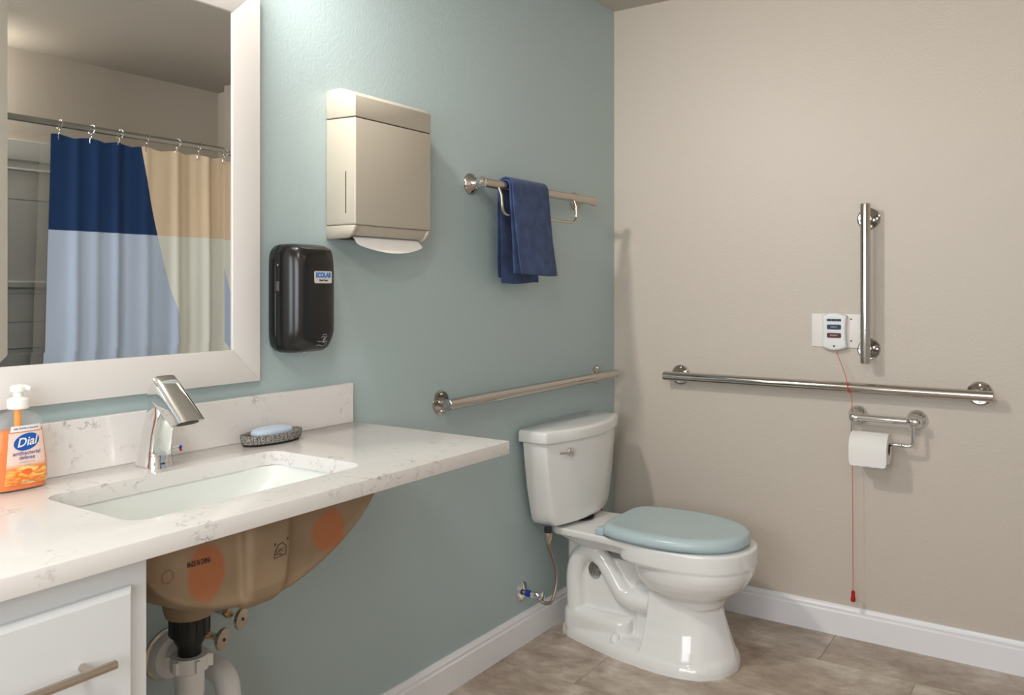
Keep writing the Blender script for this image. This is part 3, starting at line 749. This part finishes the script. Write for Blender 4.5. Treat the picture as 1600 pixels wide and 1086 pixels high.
# ------------------------------------------------------------------ alarm unit on the beige wall
t = thing('emergency_call_unit', 'white emergency call unit with blue and red buttons and a red pull cord', 'alarm', (0, -.9, 1.024))
obj('wall_plate', box(-.006, 0, -.990, -.812, 1.035, 1.156, .0015, 2), M['plate'], t)
pts = []
y0, y1 = -.852, -.938
for k in range(13):
    f = k/12; y = y0+(y1-y0)*f; pts.append((y, 1.150+.011*math.sin(PI*f)))
for k in range(1, 8): f = k/8; pts.append((y1+.0035*math.sin(PI*f), 1.150-f*.114))
for k in range(13):
    f = k/12; y = y1+(y0-y1)*f; pts.append((y, 1.036-.011*math.sin(PI*f)))
for k in range(1, 8): f = k/8; pts.append((y0-.0035*math.sin(PI*f), 1.036+f*.114))
def sc(ps, s, cy=-.895, cz=1.093): return [(cy+(y-cy)*s, cz+(z-cz)*s) for y, z in ps]
rings = [[(xx, y, z) for y, z in sc(pts, s)] for xx, s in ((-.005, .97), (-.008, 1), (-.024, 1), (-.029, .96), (-.031, .90), (-.0315, .8))]
body = obj('unit_housing', loft(rings), M['alarm'], t, angle=60); ORI[body] = ORI[t]
def btn(name, ya, yb, za, zb, m, d=.0345, r=.004):
    return obj(name, prism(rrect((ya+yb)/2, (za+zb)/2, abs(yb-ya)/2, (zb-za)/2, min(r, (zb-za)/2.2)), 'x', -.031, -d, .0006, 1), m, t)
for i in range(3): btn('small_button', -.8715-i*.0165, -.8715-i*.0165-.0157, 1.130, 1.1385, M['navybtn'], .0335, .001)
btn('blue_button', -.872, -.920, 1.101, 1.118, M['navybtn'])
btn('red_button', -.872, -.920, 1.071, 1.088, M['redbtn'])
obj('red_button_lettering', text('EMERGENCY', .006, (-.0348, -.896, 1.0795), (0, -1, 0), (0, 0, 1), .0002, fit=.026), M['white_ink'], body, recalc=False)
obj('blue_button_lettering', text('CHECK IN', .006, (-.0348, -.896, 1.1095), (0, -1, 0), (0, 0, 1), .0002, fit=.022), M['white_ink'], body, recalc=False)
obj('indicator', lathe([(.0035, 0), (.003, .001)], (-.0315, -.896, 1.041), (-1, 0, 0), 14), M['seam'], t)
for zz in (1.138, 1.06): obj('plate_screw', lathe([(.003, 0), (.002, .002)], (-.006, -.949, zz), (-1, 0, 0), 10), M['seam'], t)
cord = spline([(-.02, -.904, 1.028), (-.03, -.908, 1.01), (-.055, -.938, .948), (-.0755, -.951, .914)], 5)+[(-.0762, -.952, .904), (-.0762, -.954, .893), (-.070, -.958, .884), (-.062, -.962, .878), (-.060, -.963, .86), (-.060, -.9655, .5), (-.060, -.967, .186)]
obj('pull_cord', tube(cord, .0011, 6), M['cordred'], t)
obj('cord_wrap', tube([(-.057+.0178*math.cos(a*PI/8), -.951-.004*a/16, .899+.0178*math.sin(a*PI/8)) for a in range(16)], .0011, 6, closed=True), M['cordred'], t)
obj('pull_knob', lathe([(.003, .187), (.0055, .186), (.0065, .18), (.0062, .17), (.008, .160), (.0085, .154), (.007, .149), (.002, .148)], (-.060, -.967, 0), (0, 0, 1), 20), M['red'], t)

# ------------------------------------------------------------------ toilet paper holder
t = thing('toilet_paper_holder', 'chrome bar toilet paper holder under the long grab bar', 'toilet paper holder', (0, -1.067, .795))
obj('upper_bar', tube([(-.062, -.985, .797), (-.062, -1.140, .797)], .0115, 20), M['chrome'], t)
for yy in (-.972, -1.163):
    fl = obj('wall_flange', lathe([(.033, 0), (.034, .003), (.032, .008), (.026, .014), (.017, .022), (.012, .032), (.0115, .05)], (0, yy, .797), (-1, 0, 0), 32), M['chrome'], t)
    e = 1 if yy > -1 else -1
    obj('end_knuckle', lathe([(.010, -.018), (.0145, -.014), (.0155, -.004), (.0155, .006), (.013, .012), (.009, .013)], (-.062, yy+e*.002, .797), (0, e, 0), 22), M['chrome'], t)
    obj('end_cap_screw', lathe([(.006, .013), (.005, .0145)], (-.062, yy+e*.002, .797), (0, e, 0), 14), M['seam'], fl)
for e, yy in ((1, -.966), (-1, -1.160)):
    obj('swing_arm', tube(spline([(-.064, yy, .788), (-.066, yy, .76), (-.068, yy, .73), (-.068, yy-e*.003, .719), (-.068, yy-e*.012, .7145), (-.068, yy-e*.022, .714)], 5), .0062, 14), M['chrome'], t)
obj('roll_bar', lathe([(.0065, 0), (.0065, .006), (.0085, .008), (.0085, .013), (.0068, .016), (.0068, .022), (.0085, .024), (.0075, .03), (.0068, .034), (.0068, .150)], (-.068, -1.140, .714), (0, 1, 0), 18), M['chrome'], t)
# roll
ry0, ry1, rc = -1.087, -.966, Vector((-.073, 0, .6985))
t = thing('toilet_roll', 'white toilet paper roll hanging on the chrome holder', 'toilet roll', (rc.x, -1.02, rc.z))
R0, R1 = .0535, .0225
b = new(); n = 48; prof = [(R1, ry0), (R0-.002, ry0), (R0, ry0+.003), (R0, ry1-.003), (R0-.002, ry1), (R1, ry1)]
rings = [[(rc.x+r*math.cos(2*PI*k/n), y, rc.z+r*math.sin(2*PI*k/n)) for k in range(n)] for r, y in prof]
rings.append(rings[0]); b = loft(rings, False, False); bmesh.ops.remove_doubles(b, verts=b.verts, dist=1e-5)
obj('paper', b, M['paper'], t)
b = loft([[(rc.x+r*math.cos(2*PI*k/n), y, rc.z+r*math.sin(2*PI*k/n)) for k in range(n)] for r, y in ((R1+.0003, ry0+.001), (R1+.0003, ry1-.001), (R1-.001, ry1-.001), (R1-.001, ry0+.001), (R1+.0003, ry0+.001))], False, False)
obj('core', b, M['cardboard'], t)
b = new(); G = []
for j, (x, z) in enumerate([(rc.x-R0*.25, rc.z+R0*.985), (rc.x-R0*.7, rc.z+R0*.74), (rc.x-R0*.97, rc.z+R0*.3), (rc.x-R0*1.01, rc.z), (rc.x-R0*1.01, rc.z-R0*.5), (rc.x-R0*.99, rc.z-R0*1.05)]):
    G.append([b.verts.new((x-.0004, ry0+(ry1-ry0)*i/8, z-(.003*(i % 2) if j == 5 else 0))) for i in range(9)])
for j in range(5):
    for i in range(8): b.faces.new((G[j][i], G[j][i+1], G[j+1][i+1], G[j+1][i]))
obj('loose_sheet', modded(b, ('SUBSURF', dict(levels=2)), ('SOLIDIFY', dict(thickness=.0006, offset=0))), M['paper'], t)

# ------------------------------------------------------------------ toilet
TX = -.487
t = thing('toilet', 'white two-piece toilet with a pale blue seat lid in the room corner', 'toilet', (TX, -.4, 0))
def closed_outline(half, n=56, cx=TX, s=1.0, dw=0):
    """half: list of (w, halfwidth) from back centre to front centre"""
    P = spline([Vector((w_, h, 0)) for w_, h in half], 8)
    m_ = len(P); seg = [0]
    for i in range(1, m_): seg.append(seg[-1]+(P[i]-P[i-1]).length)
    out = []
    for k in range(n//2+1):
        s_ = seg[-1]*k/(n//2); i = 0
        while i < m_-2 and seg[i+1] < s_: i += 1
        f = (s_-seg[i])/max(seg[i+1]-seg[i], 1e-9); q = P[i].lerp(P[i+1], f); out.append((q.x, max(q.y, 0)))
    R = [(cx+h*s, -w_) for w_, h in out]+[(cx-h*s, -w_) for w_, h in out[1:-1][::-1]]
    return R
def ringz(half, z, **k): return [(x, y, z) for x, y in closed_outline(half, **k)]
def scale_half(half, s, wc, ws=None):
    ws = ws or s; return [(wc+(w_-wc)*ws, h*s) for w_, h in half]
rim = [(.34, 0), (.34, .11), (.36, .155), (.42, .176), (.50, .184), (.58, .180), (.65, .160), (.70, .130), (.735, .085), (.752, .035), (.755, 0)]
parts = []
# rim band and bowl body
bw = [(.405, 1.0, 0), (.400, 1.01, 0), (.37, 1.012, 0), (.346, 1.008, 0), (.342, .985, .003)]
rings = [ringz(scale_half(rim, s, .55), z) for z, s, _ in bw]
for z, hw, wb, wf in ((.334, .180, .346, .750), (.315, .178, .350, .746), (.295, .173, .355, .737), (.272, .162, .366, .720), (.252, .144, .382, .697), (.238, .123, .40, .674), (.228, .108, .41, .662), (.20, .10, .42, .652)):
    wm = (wb+wf)/2; hl = (wf-wb)/2
    half = [(wm-hl*math.cos(a), hw*math.sin(a)**.8) for a in [PI*i/12 for i in range(13)]]
    rings.append(ringz(half, z))
parts.append(loft(rings))
# deck under the tank reaching forward into the rim
deck = [(.055, 0), (.055, .09), (.065, .125), (.10, .142), (.20, .148), (.30, .156), (.38, .172), (.45, .17), (.5, .12), (.5, 0)]
parts.append(loft([ringz(deck, .405), ringz(deck, .40), ringz(scale_half(deck, .985, .3), .382), ringz([(w_, h*.9) for w_, h in deck], .374)]))
wedge = [(.07, 0), (.07, .08), (.10, .10), (.2, .105), (.3, .115), (.38, .145), (.45, .15), (.46, 0)]
parts.append(loft([ringz(wedge, .385), ringz([(w_, h*.9) for w_, h in wedge], .36), ringz([(max(w_, .14), h*.75) for w_, h in wedge], .335)]))
# rear neck behind the trap
parts.append(box(TX-.055, TX+.055, -.16, -.085, .05, .385, .02, 3))
# front pedestal
for_ped = []
for z, hw, wb, wf in ((-.02, .171, .40, .703), (.02, .166, .405, .700), (.05, .150, .415, .692), (.08, .136, .42, .682), (.12, .122, .422, .668), (.16, .112, .424, .656), (.20, .106, .425, .648), (.25, .10, .425, .645)):
    half = [(wb, 0), (wb, hw*.90), (wb+.008, hw*.96), (wb+(wf-wb)*.35, hw), (wb+(wf-wb)*.62, hw*.93), (wb+(wf-wb)*.82, hw*.68), (wb+(wf-wb)*.95, hw*.35), (wf, 0)]
    for_ped.append(ringz(half, z))
parts.append(loft(for_ped))
# foot
foot = [(.055, 0), (.058, .03), (.075, .062), (.12, .085), (.163, .100), (.30, .142), (.403, .160), (.50, .168), (.59, .156), (.647, .126), (.685, .075), (.70, .02), (.701, 0)]
parts.append(loft([ringz(foot, -.02), ringz(foot, .018), ringz(scale_half(foot, .965, .4, .985), .034), ringz(scale_half(foot, .86, .4, .97), .046), ringz(scale_half(foot, .7, .4, .9), .056)]))
# step around the trap, lower rear
step = [(.085, 0), (.085, .06), (.10, .078), (.2, .095), (.29, .10), (.325, .092), (.345, .07), (.35, 0)]
parts.append(loft([ringz(step, .03), ringz(step, .085), ringz([(w_, h*.95) for w_, h in step], .1), ringz([(w_, h*.7) for w_, h in step], .112)]))
# web
parts.append(box(TX-.042, TX+.042, -.45, -.10, .04, .30))
# bar between bowl and pedestal behind
parts.append(box(TX-.062, TX+.062, -.46, -.36, .05, .24, .01, 2))
for sg in (-1, 1):
    px2 = TX+sg*.048
    path = spline([(px2, -.50, .176), (px2, -.43, .174), (px2, -.36, .174), (px2, -.313, .188), (px2, -.272, .238), (px2, -.238, .284), (px2, -.190, .312), (px2, -.142, .290), (px2, -.120, .235), (px2, -.118, .17), (px2, -.122, .10), (px2, -.126, .05)], 6)
    parts.append(tube(path, [.043-.011*min(1, i_/24) for i_ in range(len(path))], 18))
b = parts[0]
for q in parts[1:]: merge(b, q)
hole = tube([(TX-.3, 0, .244), (TX+.3, 0, .244)], .033, 28)
for v in hole.verts: v.co.y = -.207+v.co.y*.78+(v.co.x-(TX-.07))*.42
b = modded(b, ('REMESH', dict(mode='VOXEL', voxel_size=.0042)), ('SMOOTH', dict(iterations=5, factor=.5)), ('BOOLEAN', dict(operation='DIFFERENCE', solver='EXACT', cutter=hole)))
for v in b.verts: v.co.z = max(v.co.z, 0.0)
bmesh.ops.recalc_face_normals(b, faces=b.faces)
for e_ in b.edges: e_.smooth = True
obj('bowl', b, M['ceramic'], t, recalc=True, angle=60)
for sg in (-1, 1):
    obj('bolt_cap', lathe([(.017, .040), (.019, .046), (.017, .052), (.0145, .062), (.011, .067), (.004, .069)], (TX+sg*.113, -.312, 0), (0, 0, 1), 20), M['trim'], t)
# tank
KX = -.470
def tank_half(hw, bulge, back=.022, side=.118):
    L_ = [(KX+hw, -back), (KX+hw*1.0, -side+.022), (KX+hw*.975, -side+.004)]
    n_ = 10
    for i in range(n_+1):
        f = i/n_*2-1; L_.append((KX-hw*.93*f, -side-(bulge-side)*(1-f*f)))
    L_ += [(KX-hw*.975, -side+.004), (KX-hw, -side+.022), (KX-hw, -back)]
    return L_
rings = []
for z, hw, bg in ((.410, .165, .120), (.4125, .180, .135), (.420, .195, .148), (.435, .206, .155), (.46, .214, .160), (.55, .238, .163), (.64, .253, .165), (.718, .264, .166)):
    rings.append([(x, y, z) for x, y in tank_half(hw, bg, side=min(.118, bg-.03))])
b = loft(rings)
b = modded(b, ('BEVEL', dict(width=.006, segments=3, limit_method='ANGLE', angle_limit=math.radians(28))))
obj('tank', b, M['ceramic'], t, angle=45)
rings = [[(x, y, z) for x, y in tank_half(hw, bg, .012, .126)] for z, hw, bg in ((.714, .270, .174), (.718, .276, .179), (.748, .277, .180), (.756, .270, .174), (.759, .24, .15))]
b = loft(rings)
b = modded(b, ('BEVEL', dict(width=.003, segments=2, limit_method='ANGLE', angle_limit=math.radians(35))))
obj('tank_lid', b, M['ceramic'], t, angle=45)
lx_, ly_, lz_ = -.632, -.157, .678
obj('flush_lever', lathe([(.006, 0), (.0065, .005), (.0145, .007), (.016, .012), (.0155, .018), (.010, .022), (.001, .023)], (lx_, ly_+.012, lz_), (-.25, -1, 0), 24), M['chrome'], t)
bb = tube(spline([(lx_-.003, ly_-.008, lz_), (lx_-.028, ly_-.004, lz_+.001), (lx_-.062, ly_+.006, lz_+.003)], 5), .0042, 10)
obj('lever_arm', bb, M['steel'], t)
obj('tank_bolt', tube([(TX+.235, -.075, .33), (TX+.235, -.075, .43)], .004, 8), M['copper'], t)
obj('tank_gasket', lathe([(.05, .404), (.055, .412)], (KX, -.10, 0), (0, 0, 1), 24), M['rubber'], t)
# seat and lid
lid = [(.268, 0), (.268, .09), (.275, .135), (.30, .165), (.36, .184), (.43, .194), (.50, .195), (.57, .185), (.63, .162), (.68, .128), (.715, .082), (.732, .035), (.735, 0)]
dz = 0
obj('seat', loft([ringz(scale_half(lid, .90, .5, .95), .4055), ringz(scale_half(lid, .92, .5, .96), .408), ringz(scale_half(lid, .92, .5, .96), .412), ringz(scale_half(lid, .9, .5, .95), .4135)]), M['seat'], t)
rings = [ringz(scale_half(lid, k, .5, k2), z) for z, k, k2 in ((.4125, .965, .98), (.4145, .99, .995), (.423, 1.0, 1.0), (.433, .994, .997), (.442, .965, .985), (.4465, .92, .96), (.449, .84, .92), (.4485, .80, .90), (.4475, .74, .86), (.4475, .4, .5), (.4475, .05, .05))]
obj('seat_lid', loft(rings), M['seat'], t, angle=60)
for sg in (-1, 1):
    obj('hinge', tube([(TX+sg*.075-.022, -.268, .423), (TX+sg*.075+.022, -.268, .423)], .010, 14), M['seat'], t)
    b = box(TX+sg*.128-.018, TX+sg*.128+.018, -.285, -.250, .405, .43, .006, 3); obj('hinge_post', b, M['seat'], t)

# supply valve and hose
t = thing('toilet_supply', 'chrome supply valve with a blue collar and braided hose beside the toilet', 'valve', (-.707, 0, .18))
obj('escutcheon', lathe([(.036, 0), (.036, .002), (.032, .005), (.014, .010), (.009, .010)], (-.707, 0, .18), (0, -1, 0), 32), M['chrome'], t)
obj('stub_pipe', tube([(-.707, 0, .18), (-.703, -.032, .179)], .0085, 14), M['brass'], t)
obj('blue_collar', lathe([(.010, 0), (.012, .002), (.012, .014), (.010, .016)], (-.7055, -.018, .1795), (.12, -1, 0), 16), M['blue'], t)
obj('valve_body', lathe([(.009, 0), (.011, .002), (.011, .028), (.008, .034)], (-.7035, -.036, .179), (.12, -1, 0), 12), M['chrome'], t)
b = lathe([(.006, 0), (.014, .003), (.015, .010), (.012, .013), (.002, .0135)], (-.698, -.070, .178), (.1, -1, 0), 20)
for v in b.verts: v.co.z = .178+(v.co.z-.178)*1.15
obj('oval_knob', b, M['chrome'], t)
hp = spline([(-.700, -.062, .170), (-.695, -.085, .156), (-.670, -.098, .152), (-.645, -.098, .175), (-.630, -.097, .215), (-.632, -.095, .262), (-.655, -.092, .315), (-.672, -.09, .345), (-.675, -.09, .375)], 7)
obj('braided_hose', tube(hp, .0062, 12), M['braid'], t)
obj('hose_nut', lathe([(.007, .358), (.009, .366), (.0135, .372), (.0145, .392), (.0145, .397)], (-.675, -.09, 0), (0, 0, 1), 10), M['nickel'], t)
obj('tank_inlet', lathe([(.013, .396), (.014, .40), (.014, .415)], (-.675, -.09, 0), (0, 0, 1), 14), M['rubber'], t)

# ------------------------------------------------------------------ shower side, seen in the mirror
RY, RZ = -2.045, 1.954
sp = [(0, 0), (.026, 0), (.026, .40), (.022, .931-.01), (.018, .928), (.004, .933), (.004, .953), (.02, .957), (.02, 1.076), (.014, 1.080), (.02, 1.084), (.02, 1.215), (.002, 1.224), (.002, 1.248), (.034, 1.252), (.034, 1.275), (.012, 1.283), (.012, 1.672), (.006, 1.676), (.012, 1.680), (.012, 1.815), (.024, 1.822), (.022, 1.829), (.004, 1.834), (.004, 1.862), (.022, 1.870), (.022, 1.964), (.018, 1.967), (0, 1.967)]
t = thing('shower_surround', 'white moulded shower surround with ledges seen behind the curtain in the mirror', 'shower wall', (-.8, YB, 0))
obj('back_panel', prism([(YB+a, z) for a, z in sp], 'x', -1.53, -.03), M['tub'], t, angle=20)
obj('side_panel', box(-.03, -.001, YB+.001, -2.06, 0, 1.967, .004), M['tub'], t)
obj('side_panel', box(-1.56, -1.53, YB+.001, -2.06, 0, 1.967, .004), M['tub'], t)
b = box(-1.53, -.03, YB+.03, -2.09, .0, .42, .02, 3)
b = modded(b, ('BOOLEAN', dict(operation='DIFFERENCE', solver='EXACT', cutter=box(-1.45, -.11, YB+.1, -2.16, .08, .6, .03, 3))))
o = obj('bathtub', b, M['tub'], loc=(-.78, -2.37, 0)); setp(o, 'white bathtub behind the shower curtain', 'bathtub')
struct('wall_shower', box(-1.66, -1.56, YB, -2.03, 0, H), M['beige'])
t = thing('shower_rod', 'metal shower curtain rod across the tub alcove, seen in the mirror', 'curtain rod', (-.8, RY, RZ))
obj('rod', tube([(-1.56, RY-.0, RZ), (-.002, RY, RZ)], .0145, 20), M['rod'], t)
for xx, s_ in ((-.001, -1), (-1.559, 1)): obj('rod_flange', lathe([(.032, 0), (.030, .01), (.018, .016)], (xx, RY-.0, RZ), (s_, 0, 0), 24), M['rod'], t)
ringx = [-1.273, -1.132, -1.0, -.866, -.707, -.586, -.435, -.31, -.19, -.06]
def top_drop(x):
    d = min(abs(x-r) for r in ringx); return -.012*min(d/.07, 1)**1.3
def curtain(xa, xb, y0, z0, z1, amp, left_lean, seedv):
    nx, nz = 220, 34; b = bmesh.new(); uvl = b.loops.layers.uv.new('uv'); G = []
    folds = [(-1.19, .018), (-1.10, .012), (-1.0, .02), (-.975, -.014), (-.86, .012), (-.70, .024), (-.62, -.014), (-.53, .03), (-.49, -.022), (-.40, .02), (-.33, -.02), (-.24, .024), (-.15, -.02), (-.08, .02)]
    for j in range(nz+1):
        f = j/nz; row = []
        for i in range(nx+1):
            u = i/nx; x = xa+(xb-xa)*u
            y = y0+sum(a*math.exp(-((x-c-.01*f)/.022)**2) for c, a in folds)*amp*(.55+.45*f)+.003*amp*math.sin(x*23+f*1.2+seedv)+.004*noise.noise(Vector((x*9, f*5, seedv)))
            z = z1+(z0-z1)*f+(top_drop(x) if xa < -1.2 and seedv == 1 else 0)*(1-f)
            xs = x-left_lean*(f)*(1-u)**3
            row.append((b.verts.new((xs, y, z)), x, z))
        G.append(row)
    for j in range(nz):
        for i in range(nx):
            q = (G[j][i], G[j][i+1], G[j+1][i+1], G[j+1][i]); fc = b.faces.new([v[0] for v in q])
            for l, v in zip(fc.loops, q): l[uvl].uv = (v[1], v[2])
    return b
b = curtain(-1.303, -.03, -2.062, .16, 1.915, 1, .045, 1)
o = obj('shower_curtain', b, M['curtain'], loc=(-.67, -2.062, .16), recalc=False)
setp(o, 'colour-block shower curtain in navy, peach, pale blue and cream, seen in the mirror', 'curtain')
b = curtain(-1.325, -.05, -2.105, .45, 1.905, .7, .05, 4)
o = obj('shower_liner', b, M['liner'], loc=(-.67, -2.105, .45), recalc=False)
setp(o, 'clear plastic shower liner hanging behind the colour-block curtain', 'liner')
b = tube([(x_, -2.057+.0, 1.868+top_drop(x_)) for x_ in [-1.30+i*.01 for i in range(127)]], .0006, 4)
# curtain rings
first = None
names = ['first', 'second', 'third', 'fourth', 'fifth', 'sixth', 'seventh', 'eighth', 'ninth', 'tenth']
for i, xr in enumerate(ringx):
    lb = names[i]+' metal curtain hook from the navy end of the shower rod'
    if first is None:
        t = thing('curtain_ring', lb, 'curtain ring', (xr, RY, RZ), 'metal hooks along the shower rod'); first = t
        P = [(xr+.004*math.sin(a*PI/12), RY+.020*math.cos(a*PI/12), RZ-.002+.021*math.sin(a*PI/12)) for a in range(-5, 17)]
        obj('hoop', tube(P, .0022, 8), M['chrome'], t)
        P = spline([(xr, RY-.0, RZ-.022), (xr+.003, RY-.004, RZ-.032), (xr-.002, RY-.010, RZ-.045), (xr, RY-.012, RZ-.062), (xr+.002, RY-.018, RZ-.068)], 5)
        obj('hook', tube(P, [.0024]*len(P), 8), M['chrome'], t)
        obj('bead', lathe([(.001, -.006), (.005, -.003), (.005, .003), (.001, .006)], (xr, RY-.002, RZ-.024), (0, 0, 1), 12), M['chrome'], t)
    else:
        r = first.copy(); COL.objects.link(r); r.location = (xr, RY, RZ); r['label'] = lb; r.rotation_euler = (0, 0, random.uniform(-.4, .4))
        for ch in list(first.children):
            c = ch.copy(); COL.objects.link(c); c.parent = r
